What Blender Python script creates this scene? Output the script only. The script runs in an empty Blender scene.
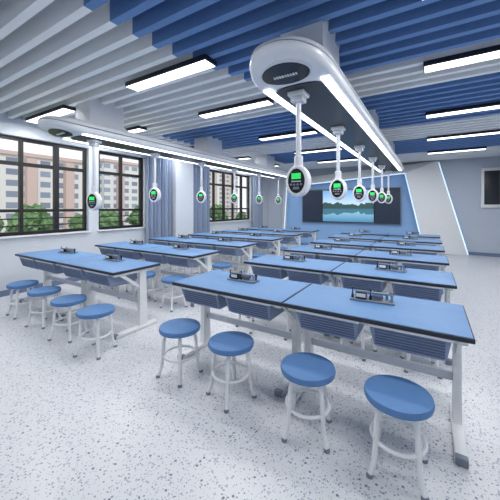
import bpy, bmesh, math, random
from mathutils import Vector, Matrix
random.seed(4)
scene = bpy.context.scene
COL = scene.collection
scene.view_settings.view_transform = 'Standard'
scene.view_settings.look = 'None'

# ---------------------------------------------------------------- materials
def srgb(r, g, b):
    def f(c):
        c /= 255.0
        return c/12.92 if c <= .04045 else ((c+.055)/1.055)**2.4
    return (f(r), f(g), f(b), 1)

def mat(name, col, rough=.5, metal=0, emit=0, emit_col=None, var=.0, bump=0, vscale=20):
    m = bpy.data.materials.new(name); m.use_nodes = True
    nt = m.node_tree; b = nt.nodes['Principled BSDF']
    b.inputs['Roughness'].default_value = rough
    b.inputs['Metallic'].default_value = metal
    b.inputs['Base Color'].default_value = col
    if emit:
        b.inputs['Emission Color'].default_value = emit_col or col
        b.inputs['Emission Strength'].default_value = emit
    if var or bump:
        tc = nt.nodes.new('ShaderNodeTexCoord')
        n = nt.nodes.new('ShaderNodeTexNoise'); n.inputs['Scale'].default_value = vscale
        n.inputs['Detail'].default_value = 3
        nt.links.new(tc.outputs['Object'], n.inputs['Vector'])
        if var:
            r = nt.nodes.new('ShaderNodeValToRGB')
            r.color_ramp.elements[0].position = .3; r.color_ramp.elements[1].position = .7
            r.color_ramp.elements[0].color = tuple(c*(1-var) for c in col[:3])+(1,)
            r.color_ramp.elements[1].color = tuple(min(1, c*(1+var)) for c in col[:3])+(1,)
            nt.links.new(n.outputs['Fac'], r.inputs['Fac'])
            nt.links.new(r.outputs['Color'], b.inputs['Base Color'])
        if bump:
            bp = nt.nodes.new('ShaderNodeBump'); bp.inputs['Strength'].default_value = bump
            nt.links.new(n.outputs['Fac'], bp.inputs['Height'])
            nt.links.new(bp.outputs['Normal'], b.inputs['Normal'])
    return m

M_top = mat('blue_laminate', srgb(94,136,184), .5, var=.03)
M_edge = mat('black_edge', srgb(30,36,50), .5, var=.05)
M_white = mat('white_powder_coat', srgb(230,232,234), .4, var=.02)
M_frame = mat('pale_steel', srgb(208,212,220), .4, metal=.1, var=.03)
M_seat = mat('blue_seat', srgb(84,126,178), .6, var=.04)
M_drawer = mat('slate_plastic', srgb(130,146,174), .5, var=.05)
M_rib = mat('slate_plastic_dark', srgb(86,100,130), .5, var=.05)
M_skirt = mat('skirting', srgb(108,124,154), .5, var=.05)
M_rail = mat('rail_white', srgb(222,225,230), .3, var=.02)
M_dark = mat('dark_panel', srgb(32,36,46), .35, var=.06)
M_black = mat('gloss_black', srgb(14,20,30), .2, var=.05)
M_led = mat('led', (1,1,1,1), .5, emit=2.5, emit_col=(.95,.98,1,1), var=.01)
M_lamp = mat('lamp_diffuser', (1,1,1,1), .5, emit=3.0, emit_col=(.98,.99,1,1), var=.01)
M_green = mat('green_display', srgb(40,210,90), .4, emit=.6, emit_col=srgb(50,225,110), var=.05)
M_grey = mat('grey_plastic', srgb(120,130,145), .45, var=.05)
M_steel = mat('steel', srgb(150,160,175), .3, metal=.7, var=.05)
M_wall = mat('wall_paint', srgb(204,210,219), .7, var=.012, bump=.02, vscale=8)
M_wallf = mat('wall_paint_blue', srgb(188,197,211), .7, var=.012, vscale=8)
M_ceil = mat('ceiling_paint', srgb(176,186,204), .8, var=.012, vscale=6)
M_bafw = mat('baffle_white', srgb(238,240,243), .6, var=.01)
M_bafb = mat('baffle_blue', srgb(98,136,190), .6, var=.03)
M_winf = mat('window_frame_dark', srgb(26,25,28), .45, var=.06)
M_curtain = mat('curtain_cloth', srgb(146,160,184), .85, var=.05)
M_panel = mat('feature_blue', srgb(136,174,218), .5, var=.02, vscale=4)
M_board = mat('board_dark', srgb(38,52,74), .35, var=.05)
M_leaf = mat('leaf', srgb(98,130,86), .8, var=.45, bump=.8, vscale=4)
M_bark = mat('bark', srgb(90,72,56), .9, var=.2)
M_ground = mat('outside_ground', srgb(130,142,120), .9, var=.2, vscale=.5)
M_strip = mat('glow_blue_strip', srgb(200,230,255), .5, emit=1.0, emit_col=srgb(200,228,255), var=.01)

def floor_mat():
    m = bpy.data.materials.new('terrazzo'); m.use_nodes = True
    nt = m.node_tree; b = nt.nodes['Principled BSDF']; L = nt.links
    tc = nt.nodes.new('ShaderNodeTexCoord')
    base = nt.nodes.new('ShaderNodeRGB'); base.outputs[0].default_value = srgb(209,212,217)
    cur = base.outputs[0]
    for sc, th, pick, col in ((34,.27,.55,srgb(170,176,188)), (50,.28,.58,srgb(134,142,160)), (80,.30,.5,srgb(160,167,182)), (24,.19,.74,srgb(104,114,138))):
        v = nt.nodes.new('ShaderNodeTexVoronoi'); v.inputs['Scale'].default_value = sc
        v.inputs['Randomness'].default_value = 1
        L.new(tc.outputs['Object'], v.inputs['Vector'])
        lt = nt.nodes.new('ShaderNodeMath'); lt.operation = 'LESS_THAN'; lt.inputs[1].default_value = th
        L.new(v.outputs['Distance'], lt.inputs[0])
        sep = nt.nodes.new('ShaderNodeSeparateColor'); L.new(v.outputs['Color'], sep.inputs[0])
        gt = nt.nodes.new('ShaderNodeMath'); gt.operation = 'GREATER_THAN'; gt.inputs[1].default_value = pick
        L.new(sep.outputs[0], gt.inputs[0])
        mu = nt.nodes.new('ShaderNodeMath'); mu.operation = 'MULTIPLY'
        L.new(lt.outputs[0], mu.inputs[0]); L.new(gt.outputs[0], mu.inputs[1])
        mx = nt.nodes.new('ShaderNodeMix'); mx.data_type = 'RGBA'
        L.new(mu.outputs[0], mx.inputs['Factor']); L.new(cur, mx.inputs[6]); mx.inputs[7].default_value = col
        cur = mx.outputs[2]
    L.new(cur, b.inputs['Base Color']); b.inputs['Roughness'].default_value = .3
    b.inputs['Specular IOR Level'].default_value = .4
    return m
M_floor = floor_mat()

def facade_mat(name, wallc, winc):
    m = bpy.data.materials.new(name); m.use_nodes = True
    nt = m.node_tree; b = nt.nodes['Principled BSDF']; L = nt.links
    tc = nt.nodes.new('ShaderNodeTexCoord')
    sep = nt.nodes.new('ShaderNodeSeparateXYZ'); L.new(tc.outputs['Object'], sep.inputs[0])
    add = nt.nodes.new('ShaderNodeMath'); add.operation = 'ADD'
    L.new(sep.outputs[0], add.inputs[0]); L.new(sep.outputs[1], add.inputs[1])
    cmb = nt.nodes.new('ShaderNodeCombineXYZ'); L.new(add.outputs[0], cmb.inputs[0]); L.new(sep.outputs[2], cmb.inputs[1])
    br = nt.nodes.new('ShaderNodeTexBrick'); br.offset = 0
    br.inputs['Scale'].default_value = 1; br.inputs['Brick Width'].default_value = 2.0
    br.inputs['Row Height'].default_value = 1.5; br.inputs['Mortar Size'].default_value = .36
    br.inputs['Color1'].default_value = winc; br.inputs['Color2'].default_value = tuple(c*1.5 for c in winc[:3])+(1,)
    br.inputs['Mortar'].default_value = wallc
    L.new(cmb.outputs[0], br.inputs['Vector']); L.new(br.outputs['Color'], b.inputs['Base Color'])
    b.inputs['Roughness'].default_value = .8
    return m

def picture_mat():
    m = bpy.data.materials.new('lake_picture'); m.use_nodes = True
    nt = m.node_tree; b = nt.nodes['Principled BSDF']; L = nt.links
    tc = nt.nodes.new('ShaderNodeTexCoord')
    sep = nt.nodes.new('ShaderNodeSeparateXYZ'); L.new(tc.outputs['Generated'], sep.inputs[0])
    n = nt.nodes.new('ShaderNodeTexNoise'); n.noise_dimensions = '1D'; n.inputs['Scale'].default_value = 5; n.inputs['Detail'].default_value = 4
    L.new(sep.outputs[0], n.inputs['W'])
    hh = nt.nodes.new('ShaderNodeMath'); hh.operation = 'MULTIPLY_ADD'; hh.inputs[1].default_value = .42; hh.inputs[2].default_value = -.06
    L.new(n.outputs['Fac'], hh.inputs[0])
    d = nt.nodes.new('ShaderNodeMath'); d.operation = 'SUBTRACT'; d.inputs[1].default_value = .42; L.new(sep.outputs[2], d.inputs[0])
    ab = nt.nodes.new('ShaderNodeMath'); ab.operation = 'ABSOLUTE'; L.new(d.outputs[0], ab.inputs[0])
    lt = nt.nodes.new('ShaderNodeMath'); lt.operation = 'LESS_THAN'; L.new(ab.outputs[0], lt.inputs[0]); L.new(hh.outputs[0], lt.inputs[1])
    r = nt.nodes.new('ShaderNodeValToRGB'); L.new(sep.outputs[2], r.inputs[0])
    e = r.color_ramp.elements
    e[0].position = 0; e[0].color = srgb(70,130,165)
    e[1].position = 1; e[1].color = srgb(110,170,225)
    for p, c in ((.40,srgb(150,195,215)), (.43,srgb(215,230,240))):
        x = e.new(p); x.color = c
    hill = nt.nodes.new('ShaderNodeValToRGB'); L.new(sep.outputs[2], hill.inputs[0])
    hill.color_ramp.elements[0].position = .40; hill.color_ramp.elements[0].color = srgb(64,112,128)
    hill.color_ramp.elements[1].position = .43; hill.color_ramp.elements[1].color = srgb(50,80,76)
    mx = nt.nodes.new('ShaderNodeMix'); mx.data_type = 'RGBA'
    L.new(lt.outputs[0], mx.inputs['Factor']); L.new(r.outputs[0], mx.inputs[6]); L.new(hill.outputs[0], mx.inputs[7])
    L.new(mx.outputs[2], b.inputs['Base Color']); L.new(mx.outputs[2], b.inputs['Emission Color'])
    b.inputs['Emission Strength'].default_value = .55; b.inputs['Roughness'].default_value = .3
    return m

# ---------------------------------------------------------------- mesh builder
class MB:
    def __init__(s): s.v = []; s.f = []; s.mi = []; s.m = []
    def _m(s, m):
        if m not in s.m: s.m.append(m)
        return s.m.index(m)
    def add(s, vs, fs, m):
        o = len(s.v); s.v += [tuple(v) for v in vs]; i = s._m(m)
        for f in fs: s.f.append([o+k for k in f]); s.mi.append(i)
    def box(s, x0, x1, y0, y1, z0, z1, m, bev=0):
        if bev <= 0:
            vs = [(x,y,z) for z in (z0,z1) for y in (y0,y1) for x in (x0,x1)]
            s.add(vs, [(0,2,3,1),(4,5,7,6),(0,1,5,4),(2,6,7,3),(0,4,6,2),(1,3,7,5)], m)
        else:
            bm = bmesh.new(); bmesh.ops.create_cube(bm, size=1)
            for v in bm.verts:
                v.co = Vector(((x0+x1)/2+v.co.x*(x1-x0), (y0+y1)/2+v.co.y*(y1-y0), (z0+z1)/2+v.co.z*(z1-z0)))
            bmesh.ops.bevel(bm, geom=bm.edges[:], offset=bev, segments=2, affect='EDGES', profile=.5)
            bm.verts.index_update()
            s.add([v.co[:] for v in bm.verts], [[v.index for v in f.verts] for f in bm.faces], m); bm.free()
    def loft(s, rings, m, cap=True, closed=True, capfaces=None):
        n = len(rings[0]); vs = [p for r in rings for p in r]; fs = []
        for a in range(len(rings)-1):
            for i in range(n if closed else n-1):
                j = (i+1) % n
                fs.append((a*n+i, a*n+j, (a+1)*n+j, (a+1)*n+i))
        if capfaces:
            o = (len(rings)-1)*n
            fs += [tuple(f) for f in capfaces]; fs += [tuple(o+k for k in f) for f in capfaces]
        elif cap:
            fs.append(tuple(range(n))[::-1]); fs.append(tuple((len(rings)-1)*n+i for i in range(n)))
        s.add(vs, fs, m)
    def lathe(s, prof, m, c=(0,0,0), seg=32, axis='z'):
        rings = []
        for r, z in prof:
            ring = []
            for i in range(seg):
                a = 2*math.pi*i/seg; p = (r*math.cos(a), r*math.sin(a), z)
                if axis == 'y': p = (p[0], -p[2], p[1])
                if axis == 'x': p = (p[2], p[0], p[1])
                ring.append((p[0]+c[0], p[1]+c[1], p[2]+c[2]))
            rings.append(ring)
        s.loft(rings, m)
    def tube(s, pts, r, m, seg=8, closed=False, sx=1):
        pts = [Vector(p) for p in pts]; rings = []; n = len(pts); ref = None
        for i, p in enumerate(pts):
            a = pts[(i-1) % n] if (closed or i > 0) else p
            b = pts[(i+1) % n] if (closed or i < n-1) else p
            t = (b-a).normalized()
            if ref is None:
                ref = Vector((0,0,1)) if abs(t.z) < .9 else Vector((1,0,0))
            u = (ref - t*ref.dot(t)).normalized(); w = t.cross(u); ref = u
            rings.append([tuple(p + u*r*math.cos(2*math.pi*k/seg) + w*r*sx*math.sin(2*math.pi*k/seg)) for k in range(seg)])
        if closed: rings.append(rings[0])
        s.loft(rings, m, cap=not closed)
    def prism(s, poly, y0, y1, m):
        s.loft([[(x,y0,z) for x,z in poly], [(x,y1,z) for x,z in poly]], m)
    def obj(s, name, parent=None, loc=(0,0,0), smooth=True, label=None):
        me = bpy.data.meshes.new(name); me.from_pydata(s.v, [], s.f)
        for m in s.m: me.materials.append(m)
        me.polygons.foreach_set('material_index', s.mi)
        bm = bmesh.new(); bm.from_mesh(me)
        bmesh.ops.recalc_face_normals(bm, faces=bm.faces[:]); bm.to_mesh(me); bm.free()
        if smooth:
            me.polygons.foreach_set('use_smooth', [True]*len(me.polygons)); me.set_sharp_from_angle(angle=math.radians(38))
        me.update()
        o = bpy.data.objects.new(name, me); o.location = loc; COL.objects.link(o)
        if parent: o.parent = parent
        if label: o['label'] = label
        return o

def empty(name, loc, label, cat, group=None):
    e = bpy.data.objects.new(name, None); e.empty_display_size = .1; e.location = loc; COL.objects.link(e)
    e['label'] = label; e['category'] = cat
    if group: e['group'] = group
    return e
def top(o, label, cat, group=None):
    o['label'] = label; o['category'] = cat
    if group: o['group'] = group
    return o
def dup(o, loc=None, parent=None):
    n = o.copy(); COL.objects.link(n)
    if parent: n.parent = parent
    if loc is not None: n.location = loc
    for c in list(o.children): dup(c, None, n)
    return n
def struct(o): o['kind'] = 'structure'; return o

XL, XR, YF, YB, ZC = -6.2, 1.95, 11.6, -1.2, 3.35
ROWS = [2.40+1.3*i for i in range(6)]
RX, LX = -.98, -4.36
LSC = 1.08   # left desks are slightly longer
LDY = -.07

# ---------------------------------------------------------------- room shell
b = MB(); b.box(XL-.25, XR+.15, YB, YF+.15, -.12, 0, M_floor); struct(b.obj('floor', smooth=False))
b = MB(); b.box(XL-.25, XR+.15, YB, YF+.15, ZC, ZC+.12, M_ceil); struct(b.obj('ceiling', smooth=False))
b = MB(); b.box(XL-.25, XR+.15, YF, YF+.15, 0, ZC, M_wallf); struct(b.obj('wall_front', smooth=False))
b = MB(); b.box(XR, XR+.15, YB, YF, 0, ZC, M_wall); struct(b.obj('wall_right', smooth=False))
b = MB(); b.box(XL-.25, XR+.15, YB-.15, YB, 0, ZC, M_wall); struct(b.obj('wall_back', smooth=False))
OPEN = [(-.6,3.50),(3.72,4.95),(7.30,10.15)]; Z0, Z1 = 1.02, 2.78
b = MB()
b.box(XL-.25, XL, YB, YF, 0, Z0, M_wall); b.box(XL-.25, XL, YB, YF, Z1, ZC, M_wall)
ys = [YB]+[v for o in OPEN for v in o]+[YF]
for i in range(0, len(ys), 2): b.box(XL-.25, XL, ys[i], ys[i+1], Z0, Z1, M_wall)
b.box(XL, XL+.22, 5.80, 6.50, 0, ZC, M_wall)
struct(b.obj('wall_left', smooth=False))
for k, (a, c) in enumerate(OPEN):
    b = MB(); x0, x1 = XL-.16, XL-.09; t = .06
    b.box(x0, x1, a, c, Z0, Z0+t, M_winf); b.box(x0, x1, a, c, Z1-t, Z1, M_winf)
    n = max(2, round((c-a)/.60))
    for i in range(n+1):
        y = a+(c-a)*i/n; w = .07 if i % 2 == 0 else .04
        y = min(max(y, a+w/2), c-w/2)
        b.box(x0-.003, x1+.003, y-w/2-.008, y+w/2+.008, Z0, Z1, M_winf)
    b.box(x0+.005, x1-.005, a, c, 2.27, 2.335, M_winf)
    b.box(x0+.002, x1-.002, a, c, 1.43, 1.485, M_winf)
    for z in (1.17, 1.30): b.box(x0+.03, x1+.015, a, c, z, z+.022, M_winf)
    b.box(XL-.09, XL+.05, a-.03, c+.03, Z0-.03, Z0, M_white)
    struct(b.obj('window_%d' % (k+1), smooth=False))
b = MB(); b.box(XL, XL+.015, YB, 5.80, 0, .1, M_skirt); b.box(XL, XL+.015, 6.50, YF, 0, .1, M_skirt); struct(b.obj('baseboard_left', smooth=False))
b = MB(); b.box(1.04, XR, YF-.015, YF, 0, .1, M_skirt); struct(b.obj('baseboard_front', smooth=False))
# ceiling baffles
bw, bb = MB(), MB()
y = YB+.1
def blue_spans(y):
    if y < 3.45: return [(-2.25+max(0, (y-2.0))*.35, XR)]
    if 4.3 < y < 6.4: return [(-5.0, XR)]
    if 7.6 < y < 9.6: return [(-4.4, XR)]
    return []
while y < YF-.15:
    sp = blue_spans(y); x = XL+.02
    for a, c in sp:
        bw.box(x, a, y-.035, y+.035, 3.06, 3.35, M_bafw); bb.box(a, c, y-.035, y+.035, 3.06, 3.35, M_bafb); x = c
    if x < XR-.01: bw.box(x, XR-.001, y-.035, y+.035, 3.06, 3.35, M_bafw)
    y += .215
struct(bw.obj('trim_1', smooth=False)); struct(bb.obj('trim_2', smooth=False))

# ---------------------------------------------------------------- curtains
def curtain(y0, y1):
    b = MB(); n = 84; rings = []
    for z, sc in ((.10,1.1),(1.0,1),(1.9,.85),(2.6,.95),(2.92,1)):
        front = []; back = []
        for i in range(n+1):
            y = y0+(y1-y0)*i/n
            x = XL+.10+.055*math.sin(i*2*math.pi/12)*sc+.012*math.sin(i*1.3)
            front.append((x+.004, y, z)); back.append((x-.004, y, z))
        rings.append(front+back[::-1])
    b.loft(rings, M_curtain)
    o = b.obj('curtain'); top(o, 'grey-blue pleated curtain hanging beside the window', 'curtain', 'window curtains')
    r = MB(); r.tube([(XL+.10, y0-.02, 2.94), (XL+.10, y1+.02, 2.94)], .018, M_steel); r.obj('curtain_rod', o)
    g = MB()
    for yy in (y0+.05, y1-.05): g.box(XL, XL+.1, yy-.01, yy+.01, 2.93, 2.955, M_steel)
    g.obj('bracket', o)
curtain(4.90, 5.76); curtain(6.54, 7.38); curtain(10.1, 10.9)

# ---------------------------------------------------------------- feature wall + board
fw = empty('feature_wall_panel', (0,0,0), 'angular white and blue feature panel with glowing edge behind the board', 'wall panel')
outer = [(-5.5,0),(-5.3,2.68),(.22,3.04),(1.02,0)]
inner = [(-5.2,.02),(-5.05,2.36),(-.72,2.66),(-.15,.02)]
b = MB(); yo, yi = 11.598, 11.10
ro = [(x,yo,z) for x,z in outer]; ri = [(x,yi,z) for x,z in inner]; rb = [(x,yo,z) for x,z in inner]
rm = [(x,11.40,z) for x,z in outer]
for A, B in ((ro,rm),(rm,ri)):
    for i in range(3):
        b.add([A[i],A[i+1],B[i+1],B[i]], [(0,1,2,3)], M_white)
for i in range(3): b.add([ri[i],ri[i+1],rb[i+1],rb[i]], [(0,1,2,3)], M_white)
b.obj('panel_frame', fw, smooth=False)
b = MB(); b.prism(inner, 11.33, 11.42, M_panel); b.obj('blue_panel', fw, smooth=False)
b = MB(); b.tube([(x,11.10,z) for x,z in inner], .018, M_strip, 6); b.obj('light_strip', fw, label='glowing pale blue edge strip')
b = MB(); b.tube([(.24,11.40,3.0),(1.02,11.40,.03)], .014, M_strip, 6); b.obj('light_strip', fw, label='glowing pale blue edge strip')
bd = empty('blackboard', (-2.64,11.26,1.56), 'dark sliding classroom board with a large display in the middle', 'board')
b = MB(); b.box(-1.80,1.80,-.01,.07,-.66,.66, M_grey, .008); b.obj('board_frame', bd)
for x0, x1 in ((-1.77,-.95),(.95,1.77)):
    b = MB(); b.box(x0,x1,-.03,-.009,-.63,.63, M_board); b.obj('board_panel', bd, smooth=False)
b = MB(); b.box(-.945,.945,-.045,-.009,-.62,.62, M_black, .006); b.obj('display_bezel', bd)
b = MB(); b.box(-.925,.925,-.05,-.044,-.59,.59, picture_mat()); b.obj('display_screen', bd, smooth=False, label='screen showing a lake with mountains')
db = empty('framed_notice_board', (1.62,11.6,2.12), 'tall dark glass notice board with thick white frame on the wall', 'notice board')
b = MB(); b.box(-.27,.27,-.09,-.001,-.62,.62, M_white, .03); b.obj('frame', db)
b = MB(); b.box(-.19,.19,-.1,-.085,-.52,.52, M_dark, .004); b.obj('dark_pane', db)

# ---------------------------------------------------------------- ceiling lights
cl = empty('ceiling_light', (0,0,0), 'long flat white ceiling light with thin dark frame', 'ceiling light', 'linear ceiling lights')
b = MB(); b.box(-.64,.64,-.092,.092,-.03,.025, M_dark, .004); b.obj('housing', cl)
b = MB(); b.box(-.628,.628,-.082,.082,-.034,-.028, M_lamp); b.obj('diffuser', cl, smooth=False)
ld = bpy.data.lights.new('lamp_glow', 'AREA'); ld.shape = 'RECTANGLE'; ld.size = 1.2; ld.size_y = .15; ld.energy = 20; ld.color = (1,.985,.955)
lo = bpy.data.objects.new('lamp_glow', ld); lo.location = (0,0,-.04); COL.objects.link(lo); lo.parent = cl
first = True
for yy in (.6, 2.34, 3.67, 5.6, 7.55, 9.5):
    for xx in (-5.3, -2.55, .58):
        if first: cl.location = (xx,yy,3.035); first = False
        else: dup(cl, (xx,yy,3.035))

# ---------------------------------------------------------------- rails
RL0, RL1, RZ = 1.80, 9.45, 2.535
RH = .195
def lift(y, z):
    s = min(1, max(0, (y-RL0)/.42)); s2 = min(1, max(0, (RL1-y)/.42))
    return z + .09*((1-s)**2+(1-s2)**2)*max(0, 1-z/RH)
def stadium(w, y0, y1, inset, z, n=24, xo=0, k=1.35, lf=False):
    r = w/2-inset; pts = []; L0 = w/2*k
    ya, yb = y0+L0, y1-L0
    def pw(v, e): return math.copysign(abs(v)**e, v)
    for i in range(n+1):
        a = math.pi+math.pi*i/n; pts.append((xo+r*pw(math.cos(a),.85), ya+(L0-inset)*pw(math.sin(a),.95), z))
    for i in range(n+1):
        a = math.pi*i/n; pts.append((xo+r*pw(math.cos(a),.85), yb+(L0-inset)*pw(math.sin(a),.95), z))
    if lf: pts = [(x,y,lift(y,zz)) for x,y,zz in pts]
    return pts
def stadium_caps(n=24):
    f = []
    for i in range(n//2): f.append((i,i+1,n-i-1,n-i) if i+1 != n-i-1 else (i,i+1,n-i))
    f.append((0,n,n+1,2*n+1)); o = n+1
    for i in range(n//2): f.append((o+i,o+i+1,o+n-i-1,o+n-i) if i+1 != n-i-1 else (o+i,o+i+1,o+n-i))
    return f
CAPS = stadium_caps()
def rail(x):
    r = empty('service_rail', (x,0,RZ), 'long white ceiling hung rail with rounded ends and light strips', 'ceiling rail', 'ceiling hung rails')
    W = .66; b = MB(); xo = .035
    prof = [(0,.044),(.006,.022),(.024,.005),(.05,0),(.078,.002),(.086,.016),(.096,.016),(.104,.006),(.135,.014),(.165,.038),(.185,.08),(.195,.14)]
    b.loft([stadium(W,RL0,RL1,ins,z,xo=xo,lf=True) for z,ins in prof], M_rail, capfaces=CAPS); b.obj('rail_body', r)
    b = MB(); b.loft([stadium(W,RL0,RL1,.0075,z,xo=xo,lf=True) for z in (.0865,.0955)], M_grey, cap=False); b.obj('side_seam', r)
    b = MB(); b.loft([stadium(.42,RL0+.44,RL1-.40,0,z,xo=xo,k=.4) for z in (-.012,.004)], M_dark, capfaces=CAPS); b.obj('underside_panel', r)
    b = MB()
    def el(rx, ry, z):
        return [(xo+rx*math.cos(2*math.pi*i/32), RL0+.25+ry*math.sin(2*math.pi*i/32), z+lift(RL0+.25+ry*math.sin(2*math.pi*i/32),0)) for i in range(32)]
    b.loft([el(.21,.145,.02), el(.21,.145,-.006), el(.20,.135,-.012)], M_frame)
    b.loft([el(.194,.13,-.011), el(.19,.126,-.016)], M_black); b.obj('nose_plate', r)
    b = MB()
    for k in range(9):
        w_ = (.010,.015,.012,.016)[k%4]; dx = -.09+k*.0225; yy = RL0+.25; zz = lift(yy,0)
        b.box(xo+dx-w_/2, xo+dx+w_/2, yy-.012, yy+.012, zz-.024, zz-.014, M_white)
    b.obj('emblem', r, smooth=False)
    for s in (-1,1):
        b = MB(); b.box(xo+s*.254-.034, xo+s*.254+.034, RL0+.42, RL1-.42, -.016, .004, M_led); b.obj('light_strip', r, smooth=False)
    for yy in (2.62, 5.2, 7.9):
        b = MB(); rings = []
        for z, hx, hy in ((.18,.25,.33),(.24,.20,.27),(.5,.19,.26),(ZC-RZ,.21,.28)):
            rings.append([(xo-hx,yy-hy,z),(xo+hx,yy-hy,z),(xo+hx,yy+hy,z),(xo-hx,yy+hy,z)])
        b.loft(rings, M_rail); b.obj('ceiling_bracket', r)
    ldd = bpy.data.lights.new('rail_glow','AREA'); ldd.shape='RECTANGLE'; ldd.size=.05; ldd.size_y=6.6; ldd.energy=11; ldd.color=(1,.985,.96)
    for s in (-1,1):
        l = bpy.data.objects.new('rail_glow', ldd); l.location=(xo+s*.254,(RL0+RL1)/2,-.024); COL.objects.link(l); l.parent=r
rail(RX); rail(LX)

# pendants
def oval(w, h, y, n=28, cz=0):
    return [(w*math.cos(2*math.pi*i/n), y, cz+h*math.sin(2*math.pi*i/n)) for i in range(n)]
pd = empty('hanging_power_unit', (RX,ROWS[0],RZ), 'white oval power unit with green display hanging on a pole', 'power unit', 'power units under the rails')
b = MB(); b.box(-.075,.075,-.075,.075,-.05,-.0125, M_rail, .008); b.box(-.055,.055,-.055,.055,-.10,-.048, M_frame, .010); b.obj('mount', pd)
b = MB(); b.loft([[(.022*math.cos(2*math.pi*k/12), .030*math.sin(2*math.pi*k/12), z) for k in range(12)] for z in (-.08,-.63)], M_frame); b.obj('pole', pd)
b = MB(); b.lathe([(.024,-.67),(.038,-.66),(.038,-.57),(.026,-.56)], M_rail, seg=16); b.obj('collar', pd)
cz = -.785
b = MB(); b.loft([oval(w*.106,h*.138,y,cz=cz) for y,w,h in ((-.05,.86,.90),(-.042,.96,.97),(-.02,1,1),(.02,1,1),(.042,.96,.97),(.05,.86,.90))], M_white); b.obj('shell', pd)
b = MB(); b.loft([oval(.076,.106,y,cz=cz) for y in (-.054,-.049)], M_black); b.obj('face_plate', pd)
b = MB(); b.box(-.042,.042,-.058,-.053,cz+.016,cz+.066, M_green); b.obj('display', pd, smooth=False)
b = MB()
for k in range(5): b.box(-.042+k*.018,-.032+k*.018,-.057,-.053,cz-.010,cz+.002, M_white)
b.obj('marking', pd, smooth=False)
for k, xx in enumerate((-.045,-.015,.015,.045)):
    b = MB(); b.lathe([(.010,0),(.010,.01),(.005,.011)], M_grey, c=(xx,-.053,cz-.032), seg=12, axis='y'); b.obj('socket', pd)
b = MB(); b.box(-.028,.028,-.059,-.053,cz-.075,cz-.052, M_grey, .002); b.obj('outlet', pd)
for gx in (RX, LX):
    for k, yy in enumerate(ROWS):
        if gx == RX and k == 0: continue
        near = gx == LX and k == 0
        n = dup(pd, (gx+(.08 if near else 0), yy+(.10 if near else 0), RZ))
        if near:
            n['label'] = 'white oval power unit hanging slightly lower on a longer pole'
            for c in n.children:
                kind = c.name.split('.')[0]
                if kind == 'pole': c.scale = (1,1,1.25); c.location.z = .015
                elif kind in ('mount',): pass
                else: c.location.z = -.14
        if gx == LX: n.rotation_euler = (0,0,math.radians(22))

# ---------------------------------------------------------------- desk
D = .34
dk = empty('lab_desk', (0,0,0), 'blue topped laboratory desk with black edge and white steel legs', 'desk', 'rows of laboratory desks')
b = MB(); b.box(-.598,.598,-D,D,.750,.778, M_edge, .004); b.obj('edge_banding', dk)
b = MB(); b.box(-.590,.590,-D+.008,D-.008,.776,.782, M_top, .002); b.obj('tabletop', dk)
b = MB()
b.box(-.53,.53,.24,.27,.70,.752, M_frame, .004); b.box(-.53,.53,-.30,-.27,.722,.752, M_frame, .004)
b.box(-.53,.53,.10,.125,.30,.36, M_frame, .004)
b.obj('frame', dk)
for s in (-1,1):
    b = MB(); x = s*.54
    b.box(x-.03,x+.03,-.30,.30,.715,.753, M_white, .006)
    b.box(x-.035,x+.035,-.29,.31,.0,.045, M_white, .012)
    def q(y,z,hx,hy): return [(x-hx,y-hy,z),(x+hx,y-hy,z),(x+hx,y+hy,z),(x-hx,y+hy,z)]
    b.loft([q(.10,.035,.026,.06), q(.10,.30,.024,.05), q(.09,.72,.024,.05)], M_white)
    b.loft([q(.09,.5,.012,.03), q(-.20,.72,.012,.03)], M_white)
    b.box(x-.033,x+.033,-.295,-.25,0,.05, M_grey, .008)
    b.obj('leg', dk)
for s in (-1,1):
    xc = s*.262; b = MB()
    def ring(z, hx, y0, y1):
        return [(xc-hx,y0,z),(xc+hx,y0,z),(xc+hx,y1,z),(xc-hx,y1,z)]
    b.loft([ring(.575,.185,-.245,.04), ring(.60,.205,-.285,.06), ring(.73,.225,-.325,.08), ring(.742,.225,-.325,.08)], M_drawer)
    for z in (.616,.636,.656,.676,.696,.716):
        yy = -.285-(z-.60)/.13*.04; b.box(xc-.195,xc+.195,yy-.006,yy+.01,z-.004,z+.004, M_rib)
    b.box(xc-.235,xc+.235,-.335,-.31,.732,.749, M_frame, .003)
    b.obj('drawer', dk, label='slate blue ribbed plastic storage tray')
first = True
for gx in (RX, LX):
    for yy in ROWS:
        for s in (-.6,.6):
            if first: dk.location = (gx+s,yy,0); first = False
            elif gx == LX:
                n = dup(dk, (gx+.03+s*LSC,yy+LDY,0)); n.scale = (LSC,1,1)
            else: dup(dk, (gx+s,yy,0))

# ---------------------------------------------------------------- stool
st = empty('round_stool', (0,0,0), 'round blue stool with bent white tube legs', 'stool', 'stools at the desks')
b = MB(); b.lathe([(.02,.400),(.165,.400),(.180,.408),(.185,.428),(.180,.446),(.16,.452),(.03,.452)], M_seat, seg=36); b.obj('seat', st)
for k in range(4):
    a = math.pi/4+k*math.pi/2; ca, sa = math.cos(a), math.sin(a)
    b = MB(); P = [(.03,.392),(.07,.392),(.10,.386),(.122,.37),(.136,.345),(.143,.30),(.147,.24),(.151,.18),(.157,.12),(.166,.07),(.178,.035),(.19,.016)]
    b.tube([(r*ca,r*sa,z) for r,z in P], .0155, M_white, 10)
    b.lathe([(.019,0),(.020,.012),(.016,.02)], M_grey, c=(.19*ca,.19*sa,0), seg=12)
    b.obj('leg', st)
b = MB(); b.tube([(.142*math.cos(2*math.pi*i/32), .142*math.sin(2*math.pi*i/32), .19) for i in range(32)], .011, M_white, 8, closed=True); b.obj('footrest_ring', st)
b = MB(); b.lathe([(.09,.386),(.095,.393),(.095,.402),(.05,.402)], M_frame, seg=24); b.obj('seat_plate', st)
first = True
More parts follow.
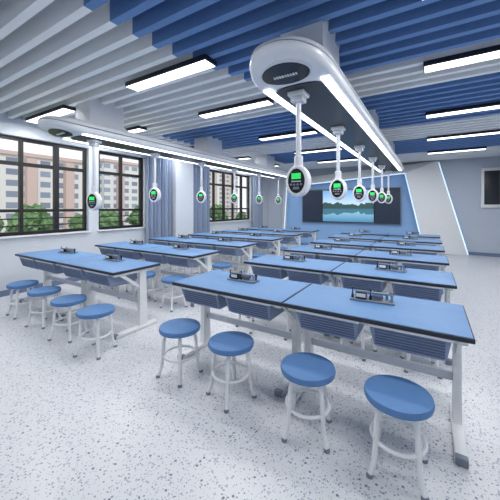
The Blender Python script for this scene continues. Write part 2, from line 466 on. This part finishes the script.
FR = [(-1.94,1.93),(-1.37,1.93),(-.71,1.90),(-.16,1.90)]
FL = [(-4.93,1.84),(-4.29,1.84),(-3.62,1.81),(-3.00,1.77)]
for gx in (RX, LX):
    for ri, yy in enumerate(ROWS):
        for k in range(4):
            jx, jy = random.uniform(-.04,.04), random.uniform(-.05,.03)
            if ri == 0: p = (FR if gx == RX else FL)[k]+(0,)
            else: p = (gx-.93+k*.615+jx+(.14 if gx == LX else 0), yy-.49+jy+(LDY if gx == LX else 0), 0)
            if first: st.location = p; first = False
            else:
                n = dup(st, p); n.rotation_euler = (0,0,random.uniform(-.4,.4))

# ---------------------------------------------------------------- apparatus
ap = empty('experiment_apparatus', (0,0,0), 'small grey physics apparatus with coil and terminals on the desk', 'lab equipment', 'apparatus on the desks')
b = MB(); b.box(-.17,.15,-.06,.06,0,.014, M_grey, .003); b.obj('base', ap)
b = MB(); b.box(-.13,-.05,-.045,.045,.014,.065, M_dark, .004); b.box(-.125,-.055,-.048,-.044,.03,.058, M_white); b.obj('meter', ap)
b = MB(); b.lathe([(.024,-.04),(.03,-.04),(.03,-.034),(.022,-.034),(.022,.034),(.03,.034),(.03,.04),(.024,.04)], M_steel, c=(.03,0,.05), seg=18, axis='x')
b.box(.0,.06,-.012,.012,.014,.03, M_grey); b.obj('coil', ap)
for xx in (.095,.13):
    b = MB(); b.lathe([(.009,.014),(.009,.05),(.013,.052),(.013,.07),(.008,.075)], M_steel if xx < .1 else M_dark, c=(xx,.02,0), seg=12); b.obj('terminal', ap)
for xx in (-.155,-.02):
    b = MB(); b.lathe([(.011,.014),(.011,.04),(.006,.045),(.004,.085),(.009,.088),(.009,.096)], M_dark, c=(xx,-.02,0), seg=12); b.obj('knob', ap)
b = MB(); b.tube([(-.09,.05,.02),(-.04,.085,.03),(.03,.075,.06),(.09,.03,.04)], .0035, M_black, 6); b.obj('wire', ap)
b = MB(); b.tube([(-.14,-.03,.072),(.14,-.03,.072)], .006, M_steel, 8); b.box(.125,.14,-.04,-.02,.014,.075, M_steel); b.obj('rod', ap)
first = True
for gx in (RX, LX):
    for yy in ROWS:
        for s in (-.62,.6):
            p = (gx+s, yy+.08, .782)
            if first: ap.location = p; first = False
            else:
                n = dup(ap, p); n.rotation_euler = (0,0,random.uniform(-.15,.15))

# ---------------------------------------------------------------- outside
b = MB(); b.box(-120,XL-1.5,-60,160,-5.2,-5, M_ground); struct(b.obj('trim_3', smooth=False))
def building(x, y, w, d, h, wc, nc, roof, label, bays=3):
    e = empty('apartment_building', (x,y,-5), label, 'building', 'buildings outside the windows')
    fm = facade_mat('facade', wc, nc)
    b = MB(); b.box(-d/2,d/2,-w/2,w/2,0,h, fm); b.obj('facade', e, smooth=False)
    b = MB(); b.box(-d/2-.3,d/2+.3,-w/2-.3,w/2+.3,h,h+.5, roof); b.obj('roof', e, smooth=False)
    for k in range(bays):
        b = MB(); yy = -w/2+w*(k+.5)/bays; b.box(d/2,d/2+.9,yy-.6,yy+.6,.6,h-.3, roof); b.obj('stair_bay', e, smooth=False)
R1 = mat('pink_render', srgb(196,174,170), .85, var=.06); R2 = mat('cream_render', srgb(212,210,207), .85, var=.04)
building(-52,16,20,9,13.5, srgb(214,213,213), srgb(118,128,146), R1, 'white apartment building with pale pink stair bays', 4)
building(-60,-10,22,9,17, srgb(202,184,182), srgb(120,126,142), R2, 'pink tall apartment building with cream bays')
building(-56,44,24,9,15, srgb(214,214,216), srgb(124,134,150), R1, 'white long apartment building with pink bays', 4)
building(-66,78,26,9,19, srgb(202,190,188), srgb(120,128,142), R2, 'pinkish apartment building with cream bays')
tr = empty('tree', (-20,8,-5), 'leafy green tree outside the windows', 'tree', 'trees outside')
b = MB(); b.lathe([(.22,0),(.16,1.5),(.12,3.2)], M_bark, seg=10); b.obj('trunk', tr)
bm = bmesh.new()
for k in range(26):
    zz = random.uniform(-1.1,2.1); rr = 1.4*(1-max(0,zz)/2.6)
    mtx = Matrix.Translation((random.uniform(-rr,rr),random.uniform(-rr,rr),4.1+zz))
    bmesh.ops.create_icosphere(bm, subdivisions=3, radius=random.uniform(.3,.62), matrix=mtx)
for v in bm.verts: v.co += Vector((random.uniform(-.14,.14),random.uniform(-.14,.14),random.uniform(-.14,.14)))
me = bpy.data.meshes.new('crown'); bm.to_mesh(me); bm.free(); me.materials.append(M_leaf)
o = bpy.data.objects.new('crown', me); COL.objects.link(o); o.parent = tr
for p in ((-24,3),(-19,12),(-22,17),(-27,22),(-22,28),(-30,9),(-28,15),(-33,34),(-25,38)):
    n = dup(tr, (p[0],p[1],-5.0)); n.rotation_euler = (0,0,random.uniform(0,6)); s_ = random.uniform(.82,1.1); n.scale = (s_,s_,s_)

# ---------------------------------------------------------------- world, sun, camera
w = bpy.data.worlds.new('World'); scene.world = w; w.use_nodes = True
bg = w.node_tree.nodes['Background']
bg.inputs[0].default_value = (.92,.955,1,1); bg.inputs[1].default_value = 1.15
sl = bpy.data.lights.new('sun','SUN'); sl.energy = 1.6; sl.angle = .05; sl.color = (1,.98,.95)
so = bpy.data.objects.new('sun', sl); so.rotation_euler = (math.radians(20), math.radians(45), 0); COL.objects.link(so)

cam = bpy.data.cameras.new('camera'); co = bpy.data.objects.new('camera', cam); COL.objects.link(co)
cam.sensor_width = 36; cam.lens = 292/500*36; cam.shift_y = -.086; cam.clip_end = 500
co.location = (0,0,1.525); co.rotation_euler = (math.radians(90), 0, math.radians(31.65))
scene.camera = co
